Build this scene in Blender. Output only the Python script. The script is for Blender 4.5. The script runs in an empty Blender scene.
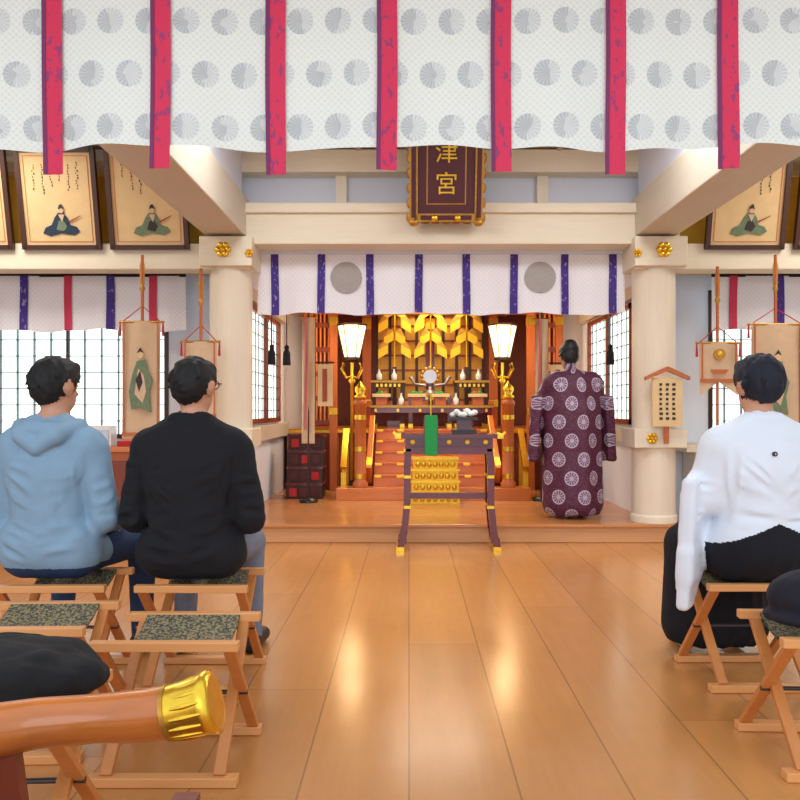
import bpy, math, random
import numpy as np
from mathutils import Vector, Matrix
random.seed(4)
scene=bpy.context.scene
scene.view_settings.view_transform='Standard'
col0=scene.collection
def lin(c):
    r=[]
    for v in c[:3]:
        v=v/255.0
        r.append(v/12.92 if v<=0.04045 else ((v+0.055)/1.055)**2.4)
    return (r[0],r[1],r[2],1.0)
# ------------------------------------------------------------------ materials
class NT:
    def __init__(s,name):
        s.mat=bpy.data.materials.new(name); s.mat.use_nodes=True
        s.t=s.mat.node_tree; s.b=s.t.nodes['Principled BSDF']
    def n(s,k): return s.t.nodes.new(k)
    def l(s,a,b): s.t.links.new(a,b)
    def m(s,op,a,b=None,c=None):
        n=s.n('ShaderNodeMath'); n.operation=op
        for i,v in enumerate((a,b,c)):
            if v is None: continue
            if isinstance(v,(int,float)): n.inputs[i].default_value=v
            else: s.l(v,n.inputs[i])
        return n.outputs[0]
    def mix(s,f,a,b):
        n=s.n('ShaderNodeMix'); n.data_type='RGBA'
        if isinstance(f,(int,float)): n.inputs[0].default_value=f
        else: s.l(f,n.inputs[0])
        for i,v in ((6,a),(7,b)):
            if isinstance(v,tuple): n.inputs[i].default_value=v
            else: s.l(v,n.inputs[i])
        return n.outputs[2]
    def coord(s,uv=False,stretch=None):
        tc=s.n('ShaderNodeTexCoord'); o=tc.outputs['UV' if uv else 'Object']
        if stretch:
            mp=s.n('ShaderNodeMapping'); mp.inputs['Scale'].default_value=stretch
            s.l(o,mp.inputs['Vector']); o=mp.outputs[0]
        return o
    def noise(s,vec,scale,detail=4,rough=.55):
        n=s.n('ShaderNodeTexNoise'); n.inputs['Scale'].default_value=scale
        n.inputs['Detail'].default_value=detail; n.inputs['Roughness'].default_value=rough
        s.l(vec,n.inputs['Vector']); return n.outputs['Fac']
    def sep(s,vec):
        n=s.n('ShaderNodeSeparateXYZ'); s.l(vec,n.inputs[0]); return n.outputs
    def bump(s,h,strength=.3,dist=.01):
        n=s.n('ShaderNodeBump'); n.inputs['Strength'].default_value=strength
        n.inputs['Distance'].default_value=dist; s.l(h,n.inputs['Height']); s.l(n.outputs[0],s.b.inputs['Normal'])
    def set(s,rough=None,metal=None):
        if rough is not None: s.b.inputs['Roughness'].default_value=rough
        if metal is not None: s.b.inputs['Metallic'].default_value=metal
def pmat(name,c,rough=.5,metal=0,var=.12,scale=6,bump=0,stretch=None,emis=0,coat=0):
    N=NT(name); cl=lin(c); N.set(rough,metal)
    co=N.coord(stretch=stretch); f=N.noise(co,scale)
    a=tuple(min(1,v*(1-var)) for v in cl[:3])+(1,); b=tuple(min(1,v*(1+var)) for v in cl[:3])+(1,)
    o=N.mix(f,a,b); N.l(o,N.b.inputs['Base Color'])
    if bump: N.bump(f,bump,.005)
    if emis:
        N.l(o,N.b.inputs['Emission Color']); N.b.inputs['Emission Strength'].default_value=emis
    if coat: N.b.inputs['Coat Weight'].default_value=coat
    return N.mat
def crest(N,u,v,sx,sz,R,petals=8):
    vr=N.m('DIVIDE',v,sz); row=N.m('FLOOR',vr)
    odd=N.m('MODULO',N.m('ABSOLUTE',row),2.0)
    uu=N.m('ADD',N.m('DIVIDE',u,sx),N.m('MULTIPLY',odd,.5))
    fu=N.m('MULTIPLY',N.m('SUBTRACT',N.m('FRACT',uu),.5),sx)
    fv=N.m('MULTIPLY',N.m('SUBTRACT',N.m('FRACT',vr),.5),sz)
    r=N.m('SQRT',N.m('ADD',N.m('MULTIPLY',fu,fu),N.m('MULTIPLY',fv,fv)))
    disc=N.m('LESS_THAN',r,R); ang=N.m('ARCTAN2',fv,fu)
    pet=N.m('ABSOLUTE',N.m('SINE',N.m('MULTIPLY',ang,petals)))
    return disc,pet,fu,r
def wood(name,c,rough=.45,axis='x',var=.22,coat=0):
    st={'x':(1.2,14,14),'y':(14,1.2,14),'z':(14,14,1.2)}[axis]
    return pmat(name,c,rough,0,var,2.2,.08,st,0,coat)
GOLD=pmat('gold_leaf',(250,196,66),.3,1,.2,30,.15)
GOLDP=pmat('gold_painted',(246,190,50),.35,.5,.2,30,.2)
GOLDA=pmat('antique_gold',(190,140,60),.4,.7,.3,30,.3)
CREAM_X=wood('cream_wood_x',(232,222,198),.5,'x',.07)
CREAM_Y=wood('cream_wood_y',(206,196,178),.5,'y',.07)
CREAM_Z=wood('cream_wood_z',(234,222,200),.45,'z',.07)
PLASTER=pmat('white_plaster',(222,228,242),.8,0,.03,3)
YELPL=pmat('yellow_plaster',(250,204,76),.8,0,.05,3)
CEIL=wood('ceiling_board',(206,192,168),.6,'y',.1)
ORW=wood('orange_wood_x',(212,122,56),.28,'x',.22,.3)
DEDGE=wood('dais_edge_wood',(212,156,104),.35,'x',.15,.2)
ORZ=wood('orange_wood_z',(190,100,42),.35,'z',.25)
REDW=wood('red_brown_wood',(130,54,26),.4,'z',.3)
DARK=wood('dark_wood',(58,28,20),.4,'z',.3)
FRAMEW=wood('frame_wood',(74,40,26),.4,'z',.3)
LACQ=pmat('maroon_lacquer',(96,20,42),.2,0,.15,5,0,None,0,.5)
PLQ=pmat('plaque_maroon',(82,22,32),.35,0,.15,5)
BLACK=pmat('black_lacquer',(18,16,18),.3,0,.1,5)
STOOLW=wood('beech_wood',(228,160,98),.4,'x',.15)
STOOLL=wood('beech_wood_leg',(206,130,66),.4,'z',.15)
IRON=pmat('dark_metal',(70,66,64),.4,.6)
MUNT=pmat('window_muntin',(112,120,122),.5,.2)
SILVER=pmat('silver_metal',(190,190,196),.3,.9)
WHITE=pmat('white_ceramic',(240,240,236),.3,0,.02)
GREEN=pmat('green_brocade',(20,150,70),.7,0,.2,40)
PAPER=pmat('aged_paper',(226,196,146),.8,0,.12,9)
PAPER2=pmat('tan_banner_cloth',(214,184,150),.85,0,.12,14,.2)
INK=pmat('ink',(60,52,54),.8)
INKB=pmat('indigo_paint',(40,58,80),.8,0,.4,30)
INKR=pmat('red_paint',(168,76,60),.8,0,.3,30)
INKG=pmat('green_paint',(112,132,104),.8,0,.4,30)
TASSEL=pmat('black_tassel',(24,20,26),.9)
VIOLC=pmat('violet_cord',(70,50,120),.8)
REDC=pmat('red_cloth',(190,40,48),.8)
PINKC=pmat('pink_cloth',(206,130,118),.8)
def floor_mat(name,base,axis='y',w=.34,rough=.2):
    N=NT(name); co=N.coord(); S=N.sep(co)
    a,b=(S[0],S[1]) if axis=='y' else (S[1],S[0])
    q=N.m('DIVIDE',a,w); i=N.m('FLOOR',q); f=N.m('FRACT',q)
    edge=N.m('MINIMUM',f,N.m('SUBTRACT',1.0,f))
    seam=N.m('LESS_THAN',edge,.010)
    off=N.m('MULTIPLY',N.m('FRACT',N.m('MULTIPLY',i,.417)),3.9)
    q2=N.m('DIVIDE',N.m('ADD',b,off),4.0); f2=N.m('FRACT',q2)
    seam2=N.m('LESS_THAN',f2,.0012)
    sm=N.m('MAXIMUM',seam,seam2)
    rnd=N.m('FRACT',N.m('MULTIPLY',N.m('SINE',N.m('ADD',N.m('MULTIPLY',i,12.99),N.m('MULTIPLY',N.m('FLOOR',q2),78.2))),437.5))
    g=N.noise(N.coord(stretch=(16,1.2,1) if axis=='y' else (1.2,16,1)),1.6,6)
    big=N.noise(co,1.3,3); mott=N.noise(co,7,4)
    cl=lin(base)
    c1=tuple(v*.78 for v in cl[:3])+(1,); c2=tuple(min(1,v*1.2) for v in cl[:3])+(1,)
    c=N.mix(N.m('ADD',N.m('MULTIPLY',g,.5),N.m('ADD',N.m('MULTIPLY',rnd,.25),N.m('MULTIPLY',mott,.25))),c1,c2)
    c=N.mix(N.m('MULTIPLY',sm,.55),c,tuple(v*.3 for v in cl[:3])+(1,))
    N.l(c,N.b.inputs['Base Color'])
    N.l(N.m('ADD',N.m('MULTIPLY',big,.2),rough-.08),N.b.inputs['Roughness'])
    N.b.inputs['Specular IOR Level'].default_value=.65
    N.bump(N.m('SUBTRACT',N.m('MULTIPLY',mott,.45),sm),.25,.003)
    return N.mat
FLOOR=floor_mat('polished_floor_boards',(202,140,80),'y',.34,.19)
DFLOOR=floor_mat('dais_floor_boards',(198,132,76),'x',.3,.2)
def curtain_mat():
    N=NT('white_brocade_crests'); co=N.coord(); S=N.sep(co)
    d,p,fu,r=crest(N,N.m('ADD',S[0],.06),N.m('SUBTRACT',S[2],.012),.161,.225,.056,9)
    lat=N.m('MULTIPLY',N.m('ABSOLUTE',N.m('SINE',N.m('MULTIPLY',N.m('ADD',S[0],S[2]),110))),N.m('ABSOLUTE',N.m('SINE',N.m('MULTIPLY',N.m('SUBTRACT',S[0],S[2]),110))))
    bg=N.mix(N.m('MULTIPLY',lat,.7),lin((244,246,238)),lin((218,224,216)))
    sh=N.noise(co,14,2)
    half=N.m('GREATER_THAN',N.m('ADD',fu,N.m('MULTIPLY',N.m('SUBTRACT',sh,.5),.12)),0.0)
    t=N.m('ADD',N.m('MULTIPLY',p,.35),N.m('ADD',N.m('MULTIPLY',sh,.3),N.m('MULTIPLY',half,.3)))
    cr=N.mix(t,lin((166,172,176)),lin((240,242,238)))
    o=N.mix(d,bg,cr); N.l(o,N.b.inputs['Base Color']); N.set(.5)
    N.bump(N.m('MULTIPLY',d,p),.3,.003)
    return N.mat
CURT=curtain_mat()
def plaincloth(name,c,alt,scale=70):
    N=NT(name); co=N.coord(); S=N.sep(co)
    lat=N.m('MULTIPLY',N.m('ABSOLUTE',N.m('SINE',N.m('MULTIPLY',N.m('ADD',S[0],S[2]),scale))),N.m('ABSOLUTE',N.m('SINE',N.m('MULTIPLY',N.m('SUBTRACT',S[0],S[2]),scale))))
    N.l(N.mix(N.m('MULTIPLY',lat,.5),lin(c),lin(alt)),N.b.inputs['Base Color']); N.set(.75); return N.mat
CURT2=plaincloth('white_silk',(246,246,250),(226,226,238))
MON=pmat('grey_crest',(170,166,162),.8,0,.2,60)
def ribbon(name,c,alt,thr=.56,sc=22):
    N=NT(name); co=N.coord(stretch=(1,1,.6)); f=N.noise(co,sc,3)
    k=N.m('GREATER_THAN',f,thr)
    N.l(N.mix(k,lin(c),lin(alt)),N.b.inputs['Base Color']); N.set(.7); return N.mat
RIBR=ribbon('crimson_ribbon',(222,48,88),(160,58,112),.6,34)
RIBE=pmat('plum_ribbon_edge',(124,48,100),.7)
RIBP=ribbon('violet_ribbon',(66,42,136),(150,140,200),.62,40)
RIBS=pmat('red_side_ribbon',(206,54,88),.7)
def emis(name,c,s):
    N=NT(name); N.b.inputs['Base Color'].default_value=lin(c); N.b.inputs['Emission Color'].default_value=lin(c); N.b.inputs['Emission Strength'].default_value=s; return N.mat
PANE=emis('frosted_glass',(224,242,240),1.9)
LAMP=emis('lantern_paper',(255,226,170),2.0)
def stoolfab():
    N=NT('stool_fabric'); co=N.coord()
    f=N.noise(co,110,2)
    c=N.mix(N.m('GREATER_THAN',f,.5),lin((84,80,62)),lin((150,136,100)))
    c=N.mix(N.m('GREATER_THAN',N.noise(co,70,1),.62),c,lin((60,62,74)))
    N.l(c,N.b.inputs['Base Color']); N.set(.85); return N.mat
FABST=stoolfab()
# ------------------------------------------------------------------ mesh builder
class MB:
    def __init__(s): s.v=[];s.f=[];s.mi=[];s.mats=[];s.sm=[]
    def mid(s,m):
        if m not in s.mats: s.mats.append(m)
        return s.mats.index(m)
    def add(s,vs,fs,m,smooth=False):
        o=len(s.v); s.v+= [tuple(v) for v in vs]; k=s.mid(m)
        for f in fs: s.f.append(tuple(o+i for i in f)); s.mi.append(k); s.sm.append(smooth)
    def box(s,x0,x1,y0,y1,z0,z1,m,M=None):
        vs=[Vector((x,y,z)) for z in (z0,z1) for y in (y0,y1) for x in (x0,x1)]
        if M: vs=[M@v for v in vs]
        s.add(vs,[(0,2,3,1),(4,5,7,6),(0,1,5,4),(2,6,7,3),(0,4,6,2),(1,3,7,5)],m)
    def bar(s,p0,p1,w,h,m,up=(0,0,1)):
        p0=Vector(p0);p1=Vector(p1);d=(p1-p0).normalized(); u=Vector(up)
        if abs(d.dot(u))>.98: u=Vector((0,1,0))
        a=d.cross(u).normalized()*w/2; b=a.cross(d).normalized()*h/2
        vs=[p+i*a+j*b for p in (p0,p1) for i,j in ((-1,-1),(1,-1),(1,1),(-1,1))]
        s.add(vs,[(3,2,1,0),(4,5,6,7),(0,1,5,4),(1,2,6,5),(2,3,7,6),(3,0,4,7)],m)
    def tube(s,pts,rs,m,seg=16,cap=True,sy=1):
        pts=[Vector(p) for p in pts]; n=len(pts)
        if isinstance(rs,(int,float)): rs=[rs]*n
        t0=(pts[1]-pts[0]).normalized(); ref=Vector((0,0,1)) if abs(t0.z)<.9 else Vector((1,0,0))
        vs=[]
        for i,p in enumerate(pts):
            t=(pts[min(i+1,n-1)]-pts[max(i-1,0)]).normalized()
            if i==0: t=t0
            a=t.cross(ref).normalized(); b=a.cross(t).normalized()
            for k in range(seg):
                an=2*math.pi*k/seg; vs.append(p+a*math.cos(an)*rs[i]+b*math.sin(an)*rs[i]*sy)
        fs=[]
        for i in range(n-1):
            for k in range(seg):
                k2=(k+1)%seg; fs.append((i*seg+k,i*seg+k2,(i+1)*seg+k2,(i+1)*seg+k))
        s.add(vs,fs,m,seg>6)
        if cap:
            s.add(vs[:seg],[tuple(range(seg))[::-1]],m); s.add(vs[-seg:],[tuple(range(seg))],m)
    def lathe(s,c,prof,m,seg=24,rot=0):
        c=Vector(c); vs=[];fs=[]
        for r,z in prof:
            for k in range(seg):
                a=rot+2*math.pi*k/seg; vs.append(c+Vector((r*math.cos(a),r*math.sin(a),z)))
        n=len(prof)
        for i in range(n-1):
            for k in range(seg):
                k2=(k+1)%seg; fs.append((i*seg+k,i*seg+k2,(i+1)*seg+k2,(i+1)*seg+k))
        s.add(vs,fs,m,seg>8)
        s.add(vs[:seg],[tuple(range(seg))[::-1]],m); s.add(vs[-seg:],[tuple(range(seg))],m)
    def ball(s,c,r,m,seg=12):
        if isinstance(r,(int,float)): r=(r,r,r)
        c=Vector(c); vs=[];fs=[];h=seg//2+2
        for i in range(h+1):
            ph=math.pi*i/h
            for k in range(seg):
                a=2*math.pi*k/seg; vs.append(c+Vector((r[0]*math.sin(ph)*math.cos(a),r[1]*math.sin(ph)*math.sin(a),-r[2]*math.cos(ph))))
        for i in range(h):
            for k in range(seg):
                k2=(k+1)%seg; fs.append((i*seg+k,i*seg+k2,(i+1)*seg+k2,(i+1)*seg+k))
        s.add(vs,fs,m,True)
    def poly(s,pts,y,m,th=.004):
        n=len(pts); vs=[(p[0],y,p[1]) for p in pts]+[(p[0],y+th,p[1]) for p in pts]
        s.add(vs,[tuple(range(n)),tuple(range(n,2*n))[::-1]]+[(i,i+n,(i+1)%n+n,(i+1)%n) for i in range(n)],m)
    def grid(s,fn,nu,nv,m):
        vs=[fn(i/nu,j/nv) for j in range(nv+1) for i in range(nu+1)]
        s.add(vs,[(j*(nu+1)+i,j*(nu+1)+i+1,(j+1)*(nu+1)+i+1,(j+1)*(nu+1)+i) for j in range(nv) for i in range(nu)],m,True)
    def flower(s,c,R,m,petals=6,th=.02,normal='y'):
        c=Vector(c); s.tube([c,c+Vector((0,-th*.5,0))],R*.82,m,6,True)
        for k in range(petals):
            a=2*math.pi*k/petals
            s.ball(c+Vector((math.cos(a)*R*.55,-th*.6,math.sin(a)*R*.55)),(R*.3,th*.5,R*.3),m,8)
        s.ball(c+Vector((0,-th*.8,0)),(R*.25,th*.7,R*.25),m,8)
    def done(s,name,parent=None,loc=None,rot=None,bevel=0,fix=True):
        me=bpy.data.meshes.new(name); me.from_pydata(s.v,[],s.f)
        for m in s.mats: me.materials.append(m)
        me.polygons.foreach_set('material_index',s.mi); me.polygons.foreach_set('use_smooth',s.sm)
        me.update()
        o=bpy.data.objects.new(name,me); col0.objects.link(o)
        if parent: o.parent=parent
        if loc: o.location=loc
        if rot: o.rotation_euler=rot
        if fix:
            import bmesh
            bm=bmesh.new(); bm.from_mesh(me); bmesh.ops.recalc_face_normals(bm,faces=bm.faces); bm.to_mesh(me); bm.free()
        if bevel:
            b=o.modifiers.new('bevel','BEVEL'); b.width=bevel; b.segments=2; b.limit_method='ANGLE'
        return o
# ------------------------------------------------------------------ room
CX=.3; DZ=.166
b=MB(); b.box(-6,6,-2,7.8,-.1,0,FLOOR); b.done('floor')
b=MB(); b.box(-1.62,2.42,7.0,12.1,0.001,DZ-.03,DEDGE); b.box(-1.62,2.42,6.97,12.1,DZ-.03,DZ,DFLOOR); b.done('dais',bevel=.006)
b=MB(); b.box(-6,6,2.2,7.8,3.52,3.6,CEIL)
for i in range(-12,13): b.box(i*.45-.02,i*.45+.02,2.2,7.8,3.49,3.53,CREAM_Y)
b.done('ceiling')
b=MB(); b.box(-1.6,2.2,7.4,12.1,2.75,2.8,REDW)
for i in range(10): b.box(-1.6,2.2,7.7+i*.45,7.75+i*.45,2.7,2.76,ORW)
b.done('ceiling_sanctuary')
b=MB(); b.box(-6.1,-6,-2,7.8,0,3.6,PLASTER); b.done('wall_left')
b=MB(); b.box(6,6.1,-2,7.8,0,3.6,PLASTER); b.done('wall_right')
def bay(name,x0,x1,wx0,wx1,z0=.9,z1=2.3):
    b=MB(); Y0,Y1=7.62,7.74
    b.box(x0,x1,Y0,Y1,0,z0,PLASTER); b.box(x0,x1,Y0,Y1,z1,2.45,PLASTER); b.box(x0,x1,Y0,Y1,2.45,3.55,YELPL)
    b.box(x0,wx0,Y0,Y1,z0,z1,PLASTER); b.box(wx1,x1,Y0,Y1,z0,z1,PLASTER)
    return b.done(name)
bay('wall_back_left',-6,-1.66,-5.2,-2.3); bay('wall_back_right',2.3,6,2.86,5.6)
def window(name,x0,x1,y,z0,z1,nx,nz):
    b=MB(); b.box(x0,x1,y+.05,y+.06,z0,z1,PANE)
    t=.03
    b.box(x0-.01,x0+t,y-.03,y+.05,z0,z1,DARK);b.box(x1-t,x1+.01,y-.03,y+.05,z0,z1,DARK);b.box(x0,x1,y-.03,y+.05,z0-.01,z0+t,DARK);b.box(x0,x1,y-.03,y+.05,z1-t,z1,DARK)
    for i in range(1,nx):
        x=x0+(x1-x0)*i/nx; w=.014 if i%6==0 else .0045
        b.box(x-w,x+w,y+.01,y+.045,z0,z1,DARK if i%6==0 else MUNT)
    for i in range(1,nz):
        z=z0+(z1-z0)*i/nz; b.box(x0,x1,y+.02,y+.04,z-.0045,z+.0045,MUNT)
    return b.done(name)
window('window_1',-5.2,-2.3,7.64,.9,2.3,18,9); window('window_2',2.86,5.6,7.64,.9,2.3,17,9)
def sidewall(name,x,sgn,wn):
    b=MB(); X0,X1=(x-.05,x) if sgn<0 else (x,x+.05)
    a0,a1,z0,z1=7.75,9.6,1.02,2.2
    b.box(X0,X1,7.3,12.1,DZ,z0,PLASTER); b.box(X0,X1,7.3,12.1,z1,2.8,PLASTER)
    b.box(X0,X1,7.3,a0,z0,z1,PLASTER); b.box(X0,X1,a1,12.1,z0,z1,PLASTER)
    b.done(name)
    q=MB(); q.box(X0+.01,X1-.02,a0,a1,z0,z1,PANE)
    xa,xb=(x-.01,x+.03) if sgn<0 else (x-.03,x+.01)
    for yy in (a0,a1-.05,(a0+a1)/2): q.box(xa,xb,yy,yy+.05,z0,z1,REDW)
    for zz in (z0,z1-.05): q.box(xa,xb,a0,a1,zz,zz+.05,REDW)
    for i in range(1,10): yy=a0+(a1-a0)*i/10; q.box(xa+.015,xb-.015,yy-.004,yy+.004,z0,z1,IRON)
    for i in range(1,9): zz=z0+(z1-z0)*i/9; q.box(xa+.015,xb-.015,a0,a1,zz-.004,zz+.004,IRON)
    q.done(wn)
    r=MB(); xa,xb=(x-.02,x+.07) if sgn<0 else (x-.07,x+.02)
    r.box(xa,xb,7.35,10.0,.84,1.0,CREAM_Y); r.box(xa,xb,7.35,10,2.22,2.34,CREAM_Y)
    r.done('trim_1' if sgn<0 else 'trim_2',bevel=.006)
sidewall('wall_sanctuary_left',-1.57,-1,'window_3'); sidewall('wall_sanctuary_right',2.17,1,'window_4')
b=MB(); b.box(-1.62,2.22,12.0,12.1,DZ,2.8,REDW); b.done('wall_sanctuary_back')
b=MB(); b.box(-1.8,2.4,7.08,7.36,2.63,2.99,CREAM_X); b.box(-1.8,2.4,7.04,7.09,2.9,2.99,CREAM_X); b.done('main_beam',bevel=.01)
b=MB(); b.box(-6,6,7.36,7.5,2.6,3.55,PLASTER); b.box(-6,6,7.18,7.36,3.3,3.5,CREAM_X)
for x in (-.62,1.22): b.box(x-.05,x+.05,7.3,7.37,2.99,3.3,CREAM_Z)
b.box(-6,-1.84,7.34,7.36,2.63,3.3,YELPL); b.box(2.44,6,7.34,7.36,2.63,3.3,YELPL)
b.done('wall_lintel',bevel=0)
b=MB()
b.box(-6,-1.4,7.04,7.28,2.4,2.63,CREAM_X); b.done('side_beam',bevel=.01)
b=MB(); b.box(2.0,6,7.04,7.28,2.4,2.63,CREAM_X); b.done('side_beam.001',bevel=.01)
for i,x in enumerate((-1.6,2.2)):
    b=MB(); b.box(x-.2,x+.16,3.7,7.2,2.7,3.05,CREAM_Y); b.box(x-.14,x+.1,3.7,7.2,3.05,3.5,PLASTER); b.done('ceiling_beam'+('' if not i else '.001'),bevel=.01)
    b=MB(); b.lathe((x,7.2,DZ),[(.19,0),(.19,2.5)],CREAM_Z,40)
    b.lathe((x,7.2,DZ),[(.205,0),(.205,.06),(.19,.07)],CREAM_Z,40)
    b.box(x-.23,x+.23,6.97,7.43,2.42,2.68,CREAM_X)
    b.box(x-.23,x+.23,6.98,7.42,.83,1.0,CREAM_X)
    o=b.done('round_column'+('' if not i else '.001'),bevel=.008)
    g=MB(); s=1 if i==0 else -1
    g.flower((x-.02*s,6.97,2.56),.085,GOLD); g.flower((x+.21*s,6.965,2.53),.045,GOLD); g.flower((x+.08*s,6.98,.915),.06,GOLD); g.done('gold_fitting',o)
b=MB(); b.box(-5.2,-2.15,7.25,7.6,0,.78,ORZ); b.box(-5.25,-2.1,7.2,7.61,.78,.83,ORW)
for i in range(5): b.box(-5.1+i*.6,-4.6+i*.6,7.23,7.26,.08,.7,REDW)
b.done('wooden_cabinet',bevel=.006)
b=MB(); b.box(2.6,5.4,7.25,7.6,0,.78,CREAM_Z); b.box(2.5,5.45,7.2,7.61,.78,.85,CREAM_X); b.done('wooden_cabinet.001',bevel=.006)
b=MB(); b.box(-2.95,-2.72,7.3,7.45,.832,1.02,WHITE); b.box(-2.93,-2.74,7.29,7.3,.86,.98,SILVER); b.done('donation_card_box')
b=MB(); b.box(-2.65,-2.25,7.26,7.42,.832,.88,REDC); b.box(-2.6,-2.3,7.27,7.4,.88,.91,ORW); b.done('amulet_tray')
# ------------------------------------------------------------------ curtains
def curtain(name,x0,x1,zt,zb,y,amp,fr,m,ribs,nx=160,scal=.012):
    b=MB()
    def wv(x,z):
        k=max(0,(zt-z)/(zt-zb)); return amp*(math.sin(x*fr)+.5*math.sin(x*fr*2.3+1))*k**.6
    def bot(x):
        return zb+scal*math.sin(x*fr*.7+.8)+scal*.5*math.sin(x*fr*1.9)
    def fn(u,v):
        x=x0+(x1-x0)*u; z=zt+(bot(x)-zt)*v; return (x,y+wv(x,z),z)
    b.grid(fn,nx,14,m)
    for (x,w,ex,rm,edge) in ribs:
        def fr2(u,v,x=x,w=w,ex=ex):
            xx=x-w/2+w*u; z=zt+(bot(x)-ex-zt)*v; return (xx+.002*math.sin(v*5+x*7),y-.014+wv(xx,max(z,zb)),z)
        b.grid(fr2,4,18,rm)
        if edge:
            def fe(u,v,x=x,w=w,ex=ex):
                xx=x-w/2+w*.2*u; z=zt+(bot(x)-ex-zt)*v; return (xx+.002*math.sin(v*5+x*7),y-.017+wv(xx,max(z,zb)),z)
            b.grid(fe,1,18,edge)
    b.box(x0,x1,y-.0,y+.012,zt-.01,zt+.03,BLACK)
    return b,wv
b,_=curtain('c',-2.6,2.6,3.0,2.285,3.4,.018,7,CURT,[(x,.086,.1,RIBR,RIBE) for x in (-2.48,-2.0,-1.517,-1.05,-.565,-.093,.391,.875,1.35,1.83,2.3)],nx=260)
b.done('shrine_curtain',fix=False)
b,wv=curtain('c',-1.40,1.99,2.62,2.05,7.4,.02,9,CURT2,[(x,.07,.0,RIBP,None) for x in (-1.24,-.81,-.36,.09,.53,.97,1.44,1.88)],nx=200,scal=.01)
for cx in (-.58,1.21):
    vs=[(cx,7.385+wv(cx,2.38),2.385)];n=40
    for rr in (.07,.145):
        for k in range(n):
            a=2*math.pi*k/n; x=cx+rr*math.cos(a); z=2.385+rr*math.sin(a); vs.append((x,7.388+wv(x,z),z))
    fs=[(0,1+k,1+(k+1)%n) for k in range(n)]+[(1+k,1+n+k,1+n+(k+1)%n,1+(k+1)%n) for k in range(n)]
    b.add(vs,fs,MON)
b.done('shrine_curtain.001',fix=False)
b,_=curtain('c',-5.2,-2.08,2.41,1.9,7.45,.018,9,CURT2,[(x,.075,.0,RIBS if i%2 else RIBP,None) for i,x in enumerate((-3.58,-3.17,-2.775,-2.38))]+[(-4,.075,0,RIBS,None)],nx=160)
b.done('shrine_curtain.002',fix=False)
b,_=curtain('c',2.82,5.4,2.41,1.9,7.45,.018,9,CURT2,[(x,.075,.0,RIBP if i%2 else RIBS,None) for i,x in enumerate((3.02,3.45,3.88,4.3))],nx=140)
b.done('shrine_curtain.003',fix=False)
# ------------------------------------------------------------------ plaque
b=MB(); w,h=.28,.37
b.box(-w,w,-.02,.03,-h,h,PLQ)
for s in (-1,1):
    b.box(s*w-.035,s*w+.035,-.04,.03,-h-.03,h+.03,GOLDA); b.box(s*w-.02,s*w+.02,-.046,-.04,-h,h,PLQ)
    b.box(-w,w,-.04,.03,s*h-.035,s*h+.035,GOLDA); b.box(-w+.06,w-.06,-.046,-.04,s*h-.02,s*h+.02,PLQ)
    for k in range(7):
        b.ball((s*(w+.04),-.02,-h+k*h/3),(.022,.02,.045),GOLDA,10)
    for k in range(5): b.ball((-w+.1+k*.09,-.02,-h-.035),(.04,.02,.018),GOLDA,10)
    b.ball((s*w,-.02,-h-.04),(.045,.03,.035),GOLDA,10); b.ball((s*w,-.02,h+.04),(.05,.03,.04),GOLDA,10)
    b.ball((s*.1,-.05,-h-.005),(.03,.02,.03),GOLD,10)
b.box(-.17,.17,-.026,-.02,-.26,.31,GOLDA); b.box(-.16,.16,-.03,-.026,-.25,.3,PLQ)
pl=b.done('shrine_name_plaque',loc=(.32,6.85,3.19),rot=(math.radians(14),0,0),bevel=.004)
for i,ch in enumerate(('津','宮')):
    cu=bpy.data.curves.new('plaque_text','FONT'); cu.body=ch; cu.size=.2; cu.align_x='CENTER'; cu.align_y='CENTER'; cu.extrude=.006
    t=bpy.data.objects.new('plaque_character',cu); col0.objects.link(t); t.parent=pl; t.location=(0,-.037,.16-.26*i); t.rotation_euler=(math.radians(90),0,0); cu.materials.append(GOLDP)
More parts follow.
